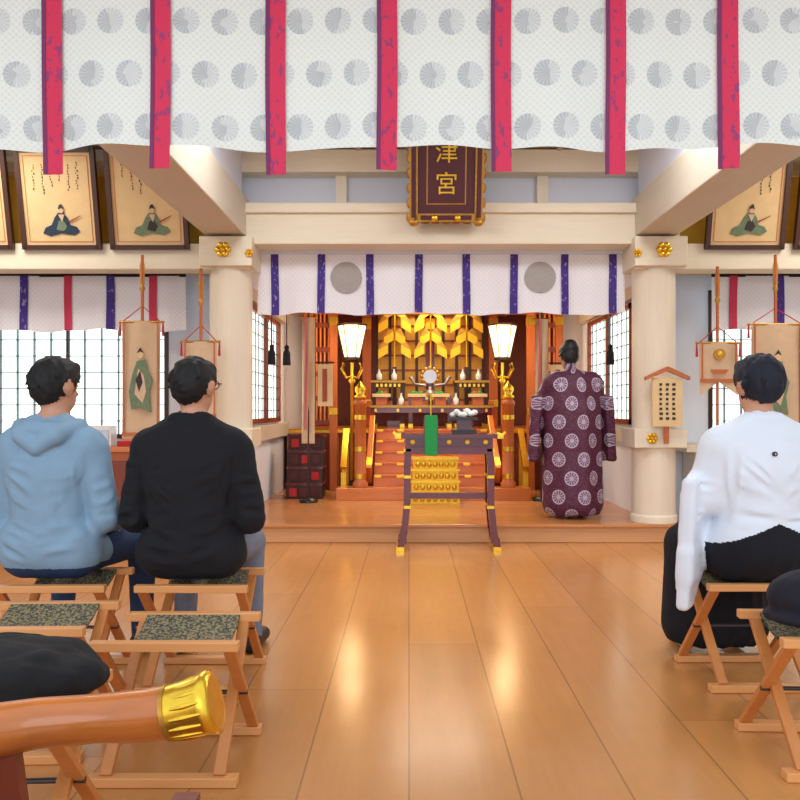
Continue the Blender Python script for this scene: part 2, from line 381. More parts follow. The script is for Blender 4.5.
# ------------------------------------------------------------------ framed paintings
def painting(name,x,kind):
    b=MB(); w,h=.325,.41
    b.box(-w,w,0,.02,-h,h,PAPER)
    for s in (-1,1): b.box(s*w-.02,s*w+.02,-.02,.03,-h-.02,h+.02,FRAMEW); b.box(-w,w,-.02,.03,s*h-.02,s*h+.02,FRAMEW)
    for s in (-1,1): b.box(s*(w-.05)-.003,s*(w-.05)+.003,-.004,0,-h+.05,h-.05,ORW); b.box(-w+.05,w-.05,-.004,0,s*(h-.05)-.003,s*(h-.05)+.003,ORW)
    R=random.Random(kind)
    for c in range(6):
        z=.32-R.uniform(0,.04)
        for k in range(R.randint(6,11)):
            hh=R.uniform(.008,.02); xx=-.2+c*.075+R.uniform(-.008,.008)
            b.box(xx,xx+R.uniform(.004,.009),-.005,-.001,z-hh,z,INK if R.random()<.85 else INKR); z-=hh+.01
    c1=(INKB,INKG,INK,INKG,INKB)[kind%5]
    ox,oz,sc=R.uniform(-.03,.05),-.21,.8
    def P(pts,y,m): b.poly([(ox+px*sc,oz+pz*sc) for px,pz in pts],y,m)
    P([(-.2,-.1),(-.17,-.04),(-.1,-.01),(-.06,.07),(-.02,.12),(.04,.12),(.08,.06),(.1,-.01),(.17,-.03),(.2,-.08),(.14,-.12),(0,-.1),(-.12,-.13)],-.008,c1)
    P([(-.05,-.06),(-.02,.03),(.03,.04),(.07,-.03),(.03,-.08)],-.011,INKG if c1 is INKB else INK)
    P([(-.02,.1),(.02,.02),(.05,.1)],-.013,PAPER2)
    P([(.028*math.cos(a)+.015,.034*math.sin(a)+.145) for a in [k*math.pi/6 for k in range(12)]],-.011,PAPER2)
    P([(-.015,.155),(-.0,.2),(.025,.21),(.045,.155),(.015,.17)],-.015,INK)
    P([(.09,.03),(.22,.09),(.225,.085),(.1,.015)],-.013,INKR)
    for s in (-1,1): b.tube([(s*.2,.01,h),(s*.12,.12,h+.18)],.004,IRON,6)
    return b.done(name,loc=(x,6.93,2.99),rot=(math.radians(12),0,0))
for i,x in enumerate((-3.04,-2.27,-3.81,2.94,3.72)): painting('framed_painting'+('' if i==0 else '.%03d'%i),x,i)
# ------------------------------------------------------------------ banners on poles
def banner(name,x,y,w,zt,zb,ztop,notch,kind):
    b=MB()
    b.tube([(0,.05,.02),(0,.05,ztop)],.013,ORZ,10); b.lathe((0,.05,0),[(.13,0),(.13,.03),(.05,.05),(.03,.12)],LACQ,20)
    b.tube([(0,.05,ztop-.32),(0,.05,ztop-.29),(0,.05,ztop-.26)],[.013,.024,.013],GOLDA,10)
    b.poly([(-.018,ztop-.26),(.018,ztop-.26),(.022,ztop-.1),(0,ztop),(-.022,ztop-.1)],.045,GOLDA,.01)
    b.tube([(-w/2-.03,.03,zt),(w/2+.03,.03,zt)],.01,GOLDA,8)
    b.tube([(-w/2,.03,zt),(0,.05,zt+.14),(w/2,.03,zt)],.005,REDC,6)
    n=16
    def fn(u,v):
        xx=-w/2+w*u; zz=zt+(zb-zt)*v
        if notch: zz+= -notch*abs(u-.5)*2*v + notch*v*.2
        return (xx,.02+.008*math.sin(u*9+v*3),zz)
    b.grid(fn,n,12,PAPER2)
    for s in (-1,1): b.box(s*w*.44-.006,s*w*.44+.006,.002,.012,zb+.04,zt,ORZ)
    if kind==0:
        b.poly([(-.08,zt-.75),(-.1,zt-.6),(-.07,zt-.45),(-.03,zt-.34),(.04,zt-.32),(.06,zt-.42),(.1,zt-.5),(.07,zt-.62),(.09,zt-.78),(.0,zt-.74)],.0,INKG)
        b.poly([(-.05,zt-.62),(-.02,zt-.4),(.03,zt-.46),(.05,zt-.6),(.02,zt-.7)],-.004,PAPER2)
        b.poly([(-.04,zt-.5),(.0,zt-.42),(.02,zt-.52),(-.01,zt-.6)],-.007,INK)
        b.poly([(.028*math.cos(a),.035*math.sin(a)+zt-.28) for a in [k*math.pi/6 for k in range(12)]],-.004,PAPER)
        b.poly([(-.03,zt-.27),(0,zt-.22),(.03,zt-.27),(0,zt-.255)],-.007,INK)
    else:
        zc=(zt+zb)/2+.08; b.tube([(0,.006,zc),(0,-.004,zc)],.05,GOLDA,20); b.ball((0,-.004,zc),(.025,.008,.025),GOLDP,8)
        b.poly([(-.08,zc-.13),(.08,zc-.13),(.05,zc-.17),(-.05,zc-.17)],.0,ORZ)
    b.poly([(-w/2,zb+.05),(w/2,zb+.05),(w/2,zb+.02),(-w/2,zb+.02)],.004,ORZ)
    for s in (-1,1): b.tube([(s*(w/2+.02),.03,zt),(s*(w/2+.02),.03,zt-.12)],[.006,.012],REDC,8)
    return b.done(name,loc=(x,y,0),fix=False)
banner('hanging_banner',-2.3,6.85,.33,1.92,.92,2.5,0,0); banner('hanging_banner.001',-1.76,6.72,.28,1.74,1.08,2.36,.1,1)
banner('hanging_banner.002',2.66,6.85,.33,1.74,1.38,2.4,.12,1); banner('hanging_banner.003',3.16,6.85,.44,1.9,.9,2.5,0,0)
b=MB(); b.box(-.13,.13,0,.02,0,.42,PAPER); b.poly([(-.19,.4),(0,.48),(.19,.4),(.19,.43),(0,.52),(-.19,.43)],-.02,ORZ,.06)
for c in range(3):
    z=.38
    for k in range(8): b.box(-.07+c*.055,-.05+c*.055+random.uniform(0,.01),-.004,0,z-.028,z-.006,INK); z-=.042
b.box(-.02,.02,.02,.04,-.15,.42,ORZ); b.done('wooden_notice_sign',loc=(2.23,6.9,1.02))
# ------------------------------------------------------------------ sanctuary
b=MB(); b.box(-1.5,2.1,10.0,11.95,DZ,.86,REDW); b.box(-1.55,2.15,9.96,11.95,.86,.92,ORW)
for i in range(13): b.box(-1.5+i*.3-.02,-1.5+i*.3+.02,9.97,10.0,DZ,.86,ORW)
b.box(-1.5,2.1,9.94,9.96,.87,.91,GOLD); b.done('altar_platform',bevel=.005)
b=MB(); b.box(-.8,1.34,8.78,9.02,DZ,.3,ORW)
for i in range(5):
    z=.3+i*.124; b.box(-.4,.96,9.0+i*.19,9.93,z,z+.124,ORW); b.box(-.4,.96,8.985+i*.19,9.0+i*.19,z+.1,z+.126,ORZ)
    for x in (-.35,-.1,.66,.91): b.box(x-.04,x+.04,8.98+i*.19,8.99+i*.19,z+.095,z+.126,GOLD)
for x in (-.45,1.0): b.bar((x,9.0,.42),(x,9.88,1.0),.06,.22,ORZ); b.bar((x,8.98,.53),(x,9.85,1.08),.065,.02,GOLD)
b.done('altar_stairs',bevel=.004)
def post(name,x,y,z0,ht):
    b=MB(); b.lathe((x,y,z0),[(.085,0),(.085,.05),(.065,.07),(.065,ht-.25),(.075,ht-.24),(.075,ht-.2),(.05,ht-.17)],ORZ,20)
    b.lathe((x,y,z0+ht-.17),[(.05,0),(.07,.01),(.07,.03),(.04,.05),(.065,.09),(.06,.13),(.02,.17),(.004,.2)],GOLD,20)
    for z in (.1,.4,ht-.4): b.lathe((x,y,z0+z),[(.068,0),(.068,.05)],GOLD,20)
    return b.done(name)
post('giboshi_post',-.54,8.88,.302,1.15); post('giboshi_post.001',1.1,8.88,.302,1.15)
for i,x in enumerate((-.74,1.32)):
    b=MB()
    for k in range(4): b.box(x-.03,x+.03,9.05+k*.1,9.1+k*.1,DZ,.45+k*.11,GOLDP)
    b.bar((x,9.03,.5),(x,9.48,.92),.07,.05,GOLD); b.done('gilded_fence'+('' if i==0 else '.001'))
b=MB(); 
for k in range(4):
    z=DZ+k*.122; wd=.26-k*.008
    b.box(.28-wd,.28+wd,8.5,8.74,z,z+.1,GOLDP); b.box(.28-wd-.015,.28+wd+.015,8.485,8.745,z+.1,z+.122,GOLD)
    for j in range(7): b.ball((.28-wd+.05+j*(2*wd-.1)/6,8.495,z+.05),(.026,.012,.032),GOLD,8)
b.done('gilded_offering_chest')
b=MB(); tx,ty=.33,6.72
b.box(tx-.42,tx+.42,ty-.16,ty+.16,.93,.965,LACQ); b.box(tx-.36,tx+.36,ty-.13,ty+.13,.86,.93,LACQ)
for s in (-1,1):
    b.bar((tx+s*.42,ty-.165,.945),(tx+s*.46,ty-.165,.985),.02,.02,GOLD); b.box(tx+s*.42-.025,tx+s*.42+.025,ty-.17,ty+.17,.928,.968,GOLD)
    for q in (-1,1):
        pts=[(tx+s*.33,ty+q*.11,.93),(tx+s*.345,ty+q*.11,.7),(tx+s*.345,ty+q*.11,.4),(tx+s*.37,ty+q*.11,.15),(tx+s*.40,ty+q*.11,.03)]
        for a,c in zip(pts[:-1],pts[1:]): b.bar(a,c,.055,.05,LACQ,(0,1,0))
        b.box(tx+s*.40-.035,tx+s*.40+.03,ty+q*.11-.033,ty+q*.11+.033,0,.035,GOLD)
        for z in (.82,.6,.35): b.box(tx+s*.343-.03,tx+s*.343+.03,ty+q*.11-.03,ty+q*.11+.03,z,z+.025,GOLD)
    b.box(tx+s*.385-.035,tx+s*.385+.035,ty-.12,ty+.12,.06,.1,LACQ)
b.box(tx-.36,tx+.36,ty-.14,ty-.125,.8,.86,LACQ)
for k in range(5): b.flower((tx-.3+k*.15,ty-.14,.9),.025,GOLD,6,.01)
b.box(tx-.34,tx+.34,ty-.02,ty+.02,.42,.47,LACQ)
b.done('lacquered_offering_table',bevel=.003)
b=MB(); b.box(.13,.23,6.53,6.55,.79,1.11,GREEN); b.box(.13,.23,6.53,6.6,1.11,1.12,GREEN); b.box(.12,.24,6.56,6.62,.966,1.1,LACQ)
b.tube([(.18,6.6,1.1),(.18,6.6,1.3)],.006,GOLD,8); b.done('green_brocade_cloth')
b=MB(); b.box(.36,.56,6.62,6.8,.966,1.0,BLACK); b.box(.4,.52,6.65,6.77,1.0,1.08,LACQ); b.box(.35,.57,6.61,6.81,1.08,1.1,BLACK)
for k in range(7): b.ball((.37+k*.03,6.68+random.uniform(-.03,.05),1.12+random.uniform(0,.04)),(.03,.03,.024),WHITE,8)
b.done('rice_offering_stand')
def lantern(name,x,y,z0):
    b=MB(); zc=1.87-z0
    b.lathe((0,0,0),[(.08,0),(.08,.04),(.05,.08),(.03,.14)],BLACK,20)
    b.lathe((0,0,.1),[(.02,0),(.02,zc-.5),(.05,zc-.46),(.02,zc-.42),(.02,zc-.2)],GOLD,14)
    for k in range(4):
        a=k*math.pi/2+math.pi/4
        b.tube([(0,0,zc-.3),(.1*math.cos(a),.1*math.sin(a),zc-.33),(.17*math.cos(a),.17*math.sin(a),zc-.22),(.14*math.cos(a),.14*math.sin(a),zc-.15)],.012,GOLD,8)
    b.lathe((0,0,zc-.14),[(.03,0),(.1,.03),(.1,.05)],BLACK,6)
    b.lathe((0,0,zc-.08),[(.09,0),(.172,.38)],LAMP,6)
    b.lathe((0,0,zc+.3),[(.178,0),(.184,.025)],DARK,6); b.lathe((0,0,zc-.1),[(.095,0),(.095,.025)],DARK,6)
    for k in range(6):
        a=k*math.pi/3; b.tube([(.093*math.cos(a),.093*math.sin(a),zc-.08),(.177*math.cos(a),.177*math.sin(a),zc+.31)],.007,DARK,6)
    o=b.done(name,loc=(x,y,z0))
    l=bpy.data.lights.new('lantern_bulb','POINT'); l.energy=14; l.color=(1,.7,.38); l.shadow_soft_size=.1; l.specular_factor=.2
    lo=bpy.data.objects.new('bulb_light',l); col0.objects.link(lo); lo.parent=o; lo.location=(0,-.28,zc+.1)
lantern('standing_lantern',-.69,9.68,DZ+.001); lantern('standing_lantern.001',1.13,9.68,DZ+.001)
b=MB(); b.box(-.55,1.15,11.5,11.9,.922,2.7,REDW)
b.box(-.46,1.06,11.46,11.5,1.3,2.6,GOLDA)
for k in range(9): x=-.46+k*.19; b.box(x-.02,x+.02,11.43,11.47,1.3,2.6,DARK)
for k in range(7): z=1.3+k*.21; b.box(-.46,1.06,11.44,11.465,z-.014,z+.014,REDW)
for x in (-.6,1.2,.3): b.box(x-.06,x+.06,11.36,11.5,.922,2.7,LACQ if x==.3 else ORZ); b.box(x-.065,x+.065,11.35,11.4,2.3,2.45,GOLD); b.box(x-.065,x+.065,11.35,11.4,1.2,1.3,GOLD)
b.box(-.8,1.4,11.3,11.5,2.5,2.66,ORW)
for k in range(8): b.box(-.7+k*.28,-.6+k*.28,11.29,11.3,2.54,2.62,GOLD)
b.box(-.6,1.2,11.3,11.5,1.2,1.28,ORW); b.done('inner_shrine')
def gohei(name,x):
    b=MB(); w=.135
    b.tube([(0,.02,-.05),(0,.02,.85)],.012,GOLD,8)
    for side in (-1,1):
        for k in range(4):
            x0=side*(.012 if k%2==0 else .09); z=.8-k*.18
            b.poly([(x0,z),(x0+side*w,z-.08),(x0+side*w,z-.2),(x0,z-.12)],-.014*k,GOLDP,.003)
            b.poly([(x0,z),(x0+side*w*.5,z+.045),(x0+side*w,z-.08)],-.014*k-.002,GOLDA,.003)
    b.box(-.03,.03,0,.04,-.79,-.05,DARK); b.box(-.1,.1,-.04,.08,-.878,-.8,LACQ)
    return b.done(name,loc=(x,11.1,1.8))
for i,x in enumerate((-.2,.3,.8)): gohei('golden_gohei'+('' if i==0 else '.%03d'%i),x)
def table(name,x0,x1,y0,y1,z0,z1,m=LACQ):
    b=MB(); b.box(x0,x1,y0,y1,z1-.04,z1,m); b.box(x0-.005,x1+.005,y0-.006,y0,z1-.035,z1-.005,GOLDA)
    for x in (x0+.04,x1-.04):
        for y in (y0+.04,y1-.04): b.box(x-.025,x+.025,y-.025,y+.025,z0,z1-.04,m); b.box(x-.03,x+.03,y-.03,y+.03,z0,z0+.05,GOLD)
    b.box(x0+.03,x1-.03,y0+.02,y0+.035,z1-.1,z1-.04,m)
    for k in range(6): xx=x0+.08+k*(x1-x0-.16)/5; b.box(xx-.015,xx+.015,y0+.012,y0+.02,z1-.09,z1-.05,GOLD)
    return b.done(name)
table('altar_table',-.5,1.06,10.1,10.4,.922,1.22); table('altar_table.001',-.5,-.05,10.55,10.9,.922,1.55,DARK); table('altar_table.002',.6,1.06,10.55,10.9,.922,1.55,DARK)
table('altar_table.003',-.02,.57,10.5,10.85,.922,1.38)
b=MB(); b.lathe((.28,10.65,1.382),[(.09,0),(.09,.02),(.03,.05),(.03,.1),(.07,.12)],SILVER,20)
b.tube([(.28,10.65,1.6),(.28,10.63,1.6)],.09,SILVER,28)
for k in range(12): a=2*math.pi*k/12; b.ball((.28+.11*math.cos(a),10.66,1.6+.11*math.sin(a)),(.028,.015,.028),GOLDA,8)
for s in (-1,1): b.tube([(.28+s*.05,10.65,1.48),(.28+s*.2,10.65,1.5),(.28+s*.26,10.65,1.6)],[.015,.015,.03],SILVER,8)
b.done('altar_mirror')
def bottle(name,x,y,z):
    b=MB(); b.lathe((x,y,z+.002),[(.028,0),(.038,.03),(.038,.07),(.016,.1),(.012,.14),(.018,.15)],WHITE,16); return b.done(name)
for i,(x,y,z) in enumerate(((-.4,10.7,1.55),(-.2,10.7,1.55),(.72,10.7,1.55),(.93,10.7,1.55),(-.1,10.25,1.22),(.6,10.25,1.22))): bottle('sake_bottle'+('' if i==0 else '.%03d'%i),x,y,z)
def sanbo(name,x,y,z):
    z+=.002
    b=MB(); b.box(x-.07,x+.07,y-.07,y+.07,z,z+.1,ORZ); b.box(x-.11,x+.11,y-.11,y+.11,z+.1,z+.115,PAPER)
    for s in (-1,1): b.box(x+s*.11-.005,x+s*.11+.005,y-.11,y+.11,z+.1,z+.14,PAPER); b.box(x-.11,x+.11,y+s*.11-.005,y+s*.11+.005,z+.1,z+.14,PAPER)
    for k in range(5): b.ball((x+random.uniform(-.06,.06),y+random.uniform(-.05,.05),z+.14),.032,random.choice((REDC,GREEN,GREEN)),8)
    return b.done(name)
for i,(x,y,z) in enumerate(((.1,10.25,1.22),(.4,10.25,1.22),(-.35,10.25,1.22),(.88,10.25,1.22))): sanbo('offering_stand'+('' if i==0 else '.%03d'%i),x,y,z)
for i,(x0,x1) in enumerate(((-1.25,-.93),(1.5,1.85))):
    b=MB()
    for x in (x0,x1): b.box(x-.045,x+.045,9.83,9.93,DZ+.001,2.7,ORZ); b.box(x-.05,x+.05,9.82,9.94,2.2,2.3,GOLD); b.box(x-.05,x+.05,9.82,9.94,1.1,1.18,GOLD)
    for z in (1.0,1.3,1.6,1.9,2.2,2.5): b.box(x0,x1,9.85,9.91,z-.03,z+.03,REDW)
    for k in range(5): xx=x0+.06+k*(x1-x0-.12)/4; b.box(xx-.01,xx+.01,9.86,9.89,1.0,2.5,ORW)
    b.done('wooden_screen'+('' if i==0 else '.001'))
b=MB(); b.box(-1.5,2.1,9.95,10.05,2.35,2.6,ORW)
for k in range(12): b.flower((-1.35+k*.3,9.95,2.47),.05,GOLD)
b.box(-1.5,2.1,9.94,10.02,2.6,2.7,REDW); b.done('carved_transom')
for i,x in enumerate((-1.17,1.75)):
    b=MB()
    for k in range(4):
        z=DZ+k*.18; b.box(x-.2,x+.2,8.9+k*.06,9.3,z,z+.16,DARK); b.box(x-.205,x+.205,8.89+k*.06,9.3,z+.15,z+.18,LACQ)
        for j in range(3): b.box(x-.16+j*.12,x-.08+j*.12,8.89+k*.06,8.91+k*.06,z+.03,z+.12,REDC if (k+j)%3==0 else PLQ)
    b.done('red_lacquer_shelf'+('' if i==0 else '.001'))
for i,(x,y) in enumerate(((-1.08,8.6),(1.45,8.75))):
    b=MB(); b.tube([(0,0,DZ),(0,0,2.25)],.014,DARK,8); b.lathe((0,0,DZ),[(.1,0),(.1,.03),(.02,.05)],BLACK,16)
    b.grid(lambda u,v:(-.07+.14*u,-.02+.012*math.sin(u*8+v*4),2.15-1.35*v),8,20,PAPER2)
    b.grid(lambda u,v:(-.05+.05*u,-.04+.01*math.sin(u*8+v*4),2.15-1.2*v),4,20,PINKC)
    b.tube([(-.1,0,2.15),(.1,0,2.15)],.012,GOLD,8); b.ball((0,0,2.28),(.03,.03,.06),GOLD)
    b.box(.1,.26,-.01,0,1.2,1.65,PAPER); b.box(.15,.2,-.016,-.01,1.25,1.6,INKR); b.tube([(0,0,1.67),(.28,0,1.67)],.01,DARK,8)
    b.done('ceremonial_halberd_banner'+('' if i==0 else '.001'),loc=(x,y,0),fix=False)
for i,(x,y) in enumerate(((-1.33,7.75),(-1.2,7.85),(1.95,7.75))):
    b=MB(); b.tube([(0,0,.12),(0,0,.75)],.005,VIOLC,6); b.lathe((0,0,0),[(.04,0),(.035,.12),(.02,.15),(.025,.18),(.006,.2)],TASSEL,14)
    b.done('hanging_tassel'+('' if i==0 else '.%03d'%i),loc=(x,y,1.6))
# ------------------------------------------------------------------ stools
def stool():
    b=MB(); H=.43
    for s in (-1,1):
        b.bar((-.235,s*.18,H),(.235,s*.18,H),.036,.03,STOOLW); b.bar((-.235,s*.2,.016),(.235,s*.2,.016),.045,.03,STOOLW)
        b.bar((s*.205,-.18,H-.01),(s*.205,.2,.03),.022,.038,STOOLL,(1,0,0)); b.bar((s*.178,.18,H-.01),(s*.178,-.2,.03),.022,.038,STOOLL,(1,0,0))
        b.tube([(s*.16,.005,.22),(s*.225,.005,.22)],.009,IRON,8)
    b.tube([(-.178,.005,.22),(.178,.005,.22)],.008,IRON,8)
    b.grid(lambda u,v:(-.165+.33*u,-.165+.33*v,H+.012-.05*math.sin(math.pi*v)),10,12,FABST)
    b.grid(lambda u,v:(-.165+.33*u,-.165+.33*v,H+.005-.05*math.sin(math.pi*v)),10,12,FABST)
    return b
places=[(-.77,2.70,0),(-1.33,2.86,.03),(-.9,3.5,-.02),(-1.5,3.5,.02),(1.48,3.53,.02),(1.43,2.73,-.03),(-1.06,2.05,.05)]
st=None
for i,(x,y,r) in enumerate(places):
    if st is None: o=stool().done('folding_stool',bevel=.003,fix=False); st=o
    else:
        o=bpy.data.objects.new('folding_stool.%03d'%i,st.data); col0.objects.link(o)
        m=o.modifiers.new('bevel','BEVEL'); m.width=.003; m.segments=2; m.limit_method='ANGLE'
    o.location=(x,y,0); o.rotation_euler=(0,0,r)
# ------------------------------------------------------------------ foreground arm chair
CHW=pmat('lacquered_amber_wood',(200,112,42),.3,0,.4,3,0,(1,8,8),0,.6)
b=MB()
ctrl=[(-.44,1.60,.578),(-.52,1.605,.564),(-.62,1.61,.556),(-.74,1.6,.55),(-.86,1.55,.545),(-.94,1.42,.545),(-.96,1.3,.545),(-.93,1.17,.545),(-.85,1.07,.545),(-.74,1.02,.552),(-.62,1.01,.552),(-.52,1.015,.562),(-.44,1.02,.575)]
b.tube(ctrl,[.052,.050,.045,.047,.052,.052,.05,.05,.05,.045,.042,.05,.054],CHW,28,True,1.05)
for yy in (1.60,1.02):
    b.tube([(-.478,yy,.571),(-.44,yy,.58),(-.41,yy,.588),(-.39,yy,.594),(-.386,yy,.595)],[.0535,.056,.059,.064,.05],GOLD,28)
    b.tube([(-.482,yy,.57),(-.474,yy,.572)],.0565,GOLDA,28)
    for k in range(16):
        a=2*math.pi*k/16
        b.tube([(-.465,yy+.053*math.cos(a),.574+.053*math.sin(a)),(-.44,yy+.055*math.cos(a),.58+.055*math.sin(a)),(-.402,yy+.059*math.cos(a),.59+.059*math.sin(a))],[.003,.006,.003],GOLD,6)
    b.bar((-.8,yy-.02,.53),(-.78,yy-.02,.38),.03,.05,REDW,(1,0,0))
    b.bar((-.9,yy-.03,.38),(-.45,yy-.03,.015),.035,.045,REDW,(0,1,0)); b.bar((-.45,yy-.055,.38),(-.9,yy-.055,.015),.035,.045,REDW,(0,1,0))
for x,z in ((-.9,.38),(-.45,.38),(-.9,.02),(-.45,.02)): b.bar((x,.95,z),(x,1.63,z),.05,.035,REDW)
b.grid(lambda u,v:(-.9+.45*u,1.02+.55*v,.4-.04*math.sin(math.pi*u)),10,4,LACQ)
b.done('folding_armchair',bevel=0)
# ------------------------------------------------------------------ SDF figures
def Mat(T=(0,0,0),yaw=0,pitch=0,roll=0):
    return np.array(Matrix.Translation(T)@Matrix.Rotation(math.radians(yaw),4,'Z')@Matrix.Rotation(math.radians(pitch),4,'X')@Matrix.Rotation(math.radians(roll),4,'Y'))
def cap(a,b_,ra,rb,tag,sm=.03,M=None,cut=None): return dict(k='c',a=a,b=b_,ra=ra,rb=rb,tag=tag,sm=sm,M=M,cut=cut)
def ell(c,r,tag,sm=.03,M=None,cut=None): return dict(k='e',c=c,r=r,tag=tag,sm=sm,M=M,cut=cut)
def rbx(c,h,rd,tag,sm=.03,M=None,cut=None): return dict(k='b',c=c,h=h,rd=rd,tag=tag,sm=sm,M=M,cut=cut)
def bounds(p):
    if p['k']=='c':
        a=np.array(p['a']);b_=np.array(p['b']);r=max(p['ra'],p['rb']); lo=np.minimum(a,b_)-r; hi=np.maximum(a,b_)+r
    elif p['k']=='e': lo=np.array(p['c'])-np.array(p['r']); hi=np.array(p['c'])+np.array(p['r'])
    else: lo=np.array(p['c'])-np.array(p['h'])-p['rd']; hi=np.array(p['c'])+np.array(p['h'])+p['rd']
    if p['M'] is not None:
        cs=np.array([[x,y,z,1] for x in (lo[0],hi[0]) for y in (lo[1],hi[1]) for z in (lo[2],hi[2])])@p['M'].T
        lo=cs[:,:3].min(0);hi=cs[:,:3].max(0)
    return lo,hi
def evalp(p,P):
    if p['M'] is not None:
        I=np.linalg.inv(p['M']).astype(np.float32); P=P@I[:3,:3].T+I[:3,3]
    if p['k']=='c':
        a=np.array(p['a'],np.float32);ab=np.array(p['b'],np.float32)-a
        t=np.clip(((P-a)@ab)/max(1e-9,ab@ab),0,1); d=np.linalg.norm(P-a-t[...,None]*ab,axis=-1)-(p['ra']+(p['rb']-p['ra'])*t)
    elif p['k']=='e':
        q=P-np.array(p['c'],np.float32); r=np.array(p['r'],np.float32)
        k0=np.linalg.norm(q/r,axis=-1); k1=np.linalg.norm(q/(r*r),axis=-1)+1e-6; d=k0*(k0-1)/k1
    else:
        q=np.abs(P-np.array(p['c'],np.float32))-np.array(p['h'],np.float32)
        d=np.linalg.norm(np.maximum(q,0),axis=-1)+np.minimum(q.max(-1),0)-p['rd']
    if p['cut']:
        for (o,n) in p['cut']:
            n=np.array(n,np.float32); n/=np.linalg.norm(n); d=np.maximum(d,(P-np.array(o,np.float32))@n)
    return d.astype(np.float32)
def figure(name,prims,mats,folds,loc,yaw=0,h=.007,uv=False,seed=1,pleat=None,hairtag=None,retag=None,creases=None,taper=None):
    L=np.min([bounds(p)[0] for p in prims],0)-.03; H=np.max([bounds(p)[1] for p in prims],0)+.03
    n=np.ceil((H-L)/h).astype(int)+1
    ax=[(L[i]+h*np.arange(n[i])).astype(np.float32) for i in range(3)]
    F=np.full(n,.5,np.float32); R=np.full(n,.5,np.float32); T=np.zeros(n,np.int8)
    for p in prims:
        lo,hi=bounds(p); i0=np.maximum(0,((lo-L-.07)/h).astype(int)); i1=np.minimum(n,((hi-L+.07)/h).astype(int)+2)
        sl=tuple(slice(a,b_) for a,b_ in zip(i0,i1))
        G=np.stack(np.meshgrid(ax[0][sl[0]],ax[1][sl[1]],ax[2][sl[2]],indexing='ij'),-1)
        d=evalp(p,G); f=F[sl]; k=p['sm']
        hh=np.maximum(k-np.abs(f-d),0)/k; F[sl]=np.minimum(f,d)-hh*hh*k*.25
        m=d<R[sl]; R[sl]=np.where(m,d,R[sl]); T[sl]=np.where(m,p['tag'],T[sl])
    rng=np.random.RandomState(seed); near=np.argwhere(np.abs(F)<.04)
    Q=(L+near*h); tg=T[tuple(near.T)]
    if retag: tg=retag(Q,tg); T[tuple(near.T)]=tg
    tp=taper(Q) if taper else 1.0
    D=np.zeros(len(Q))
    for k in range(6):
        d1=rng.normal(size=3); d1[2]*=1.4; d1/=np.linalg.norm(d1); d2=rng.normal(size=3)
        fr=rng.uniform(16,44); w=np.sin(Q@d1*fr+rng.uniform(0,6)+1.8*np.sin(Q@d2*6+rng.uniform(0,6)))
        D+=(1-np.abs(w))**1.5*24/fr
    D=(D/6-.35)
    amp=np.array(folds)[tg]
    F[tuple(near.T)]+=(D*amp*tp).astype(np.float32)
    if creases:
        C=np.zeros(len(Q))
        for (a,b_,dp,wd) in creases:
            a=np.array(a);ab=np.array(b_)-a; t=np.clip(((Q-a)@ab)/(ab@ab),0,1); q=np.linalg.norm(Q-a-t[:,None]*ab,axis=1)
            C+=dp*np.exp(-(q/wd)**2)*np.sin(np.pi*np.clip(t,.05,.95))-.5*dp*np.exp(-((q-1.7*wd)/wd)**2)*np.sin(np.pi*np.clip(t,.05,.95))
        F[tuple(near.T)]+=np.where(tg==0,C*tp,0).astype(np.float32)
    if hairtag is not None:
        D=np.zeros(len(Q))
        for k in range(5):
            d1=rng.normal(size=3); d1[2]*=.35; d1/=np.linalg.norm(d1); d2=rng.normal(size=3)
            D+=np.sin(Q@d1*rng.uniform(110,240)+2*np.sin(Q@d2*20))
        F[tuple(near.T)]+=(np.where(tg==hairtag,D*.0011,0)).astype(np.float32)
    if pleat:
        for (tag,am,fq) in pleat:
            w=np.abs(np.sin((Q[:,0]+.3*Q[:,1])*fq)); F[tuple(near.T)]+=(np.where(tg==tag,am*w*tp,0)).astype(np.float32)
    s=F<0
    cnt=sum(s[a:n[0]-1+a,b_:n[1]-1+b_,c:n[2]-1+c].astype(np.int8) for a in (0,1) for b_ in (0,1) for c in (0,1))
    mask=(cnt>0)&(cnt<8); ijk=np.argwhere(mask); idx=-np.ones(mask.shape,np.int64); idx[mask]=np.arange(len(ijk))
    acc=np.zeros((len(ijk),3)); num=np.zeros(len(ijk))
    for c0 in np.ndindex(2,2,2):
        for a in range(3):
            if c0[a]: continue
            c1=list(c0); c1[a]=1; p0=ijk+np.array(c0); p1=ijk+np.array(c1)
            f0=F[tuple(p0.T)];f1=F[tuple(p1.T)]; cr=(f0<0)!=(f1<0)
            t=np.where(cr,f0/np.where(cr,f0-f1,1),0); pt=p0+t[:,None]*(p1-p0)
            acc[cr]+=pt[cr]; num[cr]+=1
    V=L+h*acc/num[:,None]; faces=[]
    for a,(o1,o2) in enumerate(((1,2),(2,0),(0,1))):
        sa=[slice(None)]*3; sb=[slice(None)]*3; sa[a]=slice(0,-1); sb[a]=slice(1,None)
        e=np.argwhere(s[tuple(sa)]!=s[tuple(sb)])
        e=e[(e[:,o1]>0)&(e[:,o2]>0)&(e[:,o1]<n[o1]-1)&(e[:,o2]<n[o2]-1)]
        u=np.zeros(3,int);u[o1]=1; w=np.zeros(3,int);w[o2]=1
        q=np.stack([idx[tuple((e-u-w).T)],idx[tuple((e-w).T)],idx[tuple(e.T)],idx[tuple((e-u).T)]],1)
        ins=s[tuple(e.T)]; q[~ins]=q[~ins][:,::-1]; faces.append(q)
    Fa=np.concatenate(faces)
    me=bpy.data.meshes.new(name); me.from_pydata(V.tolist(),[],Fa.tolist())
    for m in mats: me.materials.append(m)
    cv=np.clip(np.round((V-L)/h).astype(int),0,n-1); vt=T[tuple(cv.T)]
    ft=vt[Fa[:,0]].astype(np.int32)
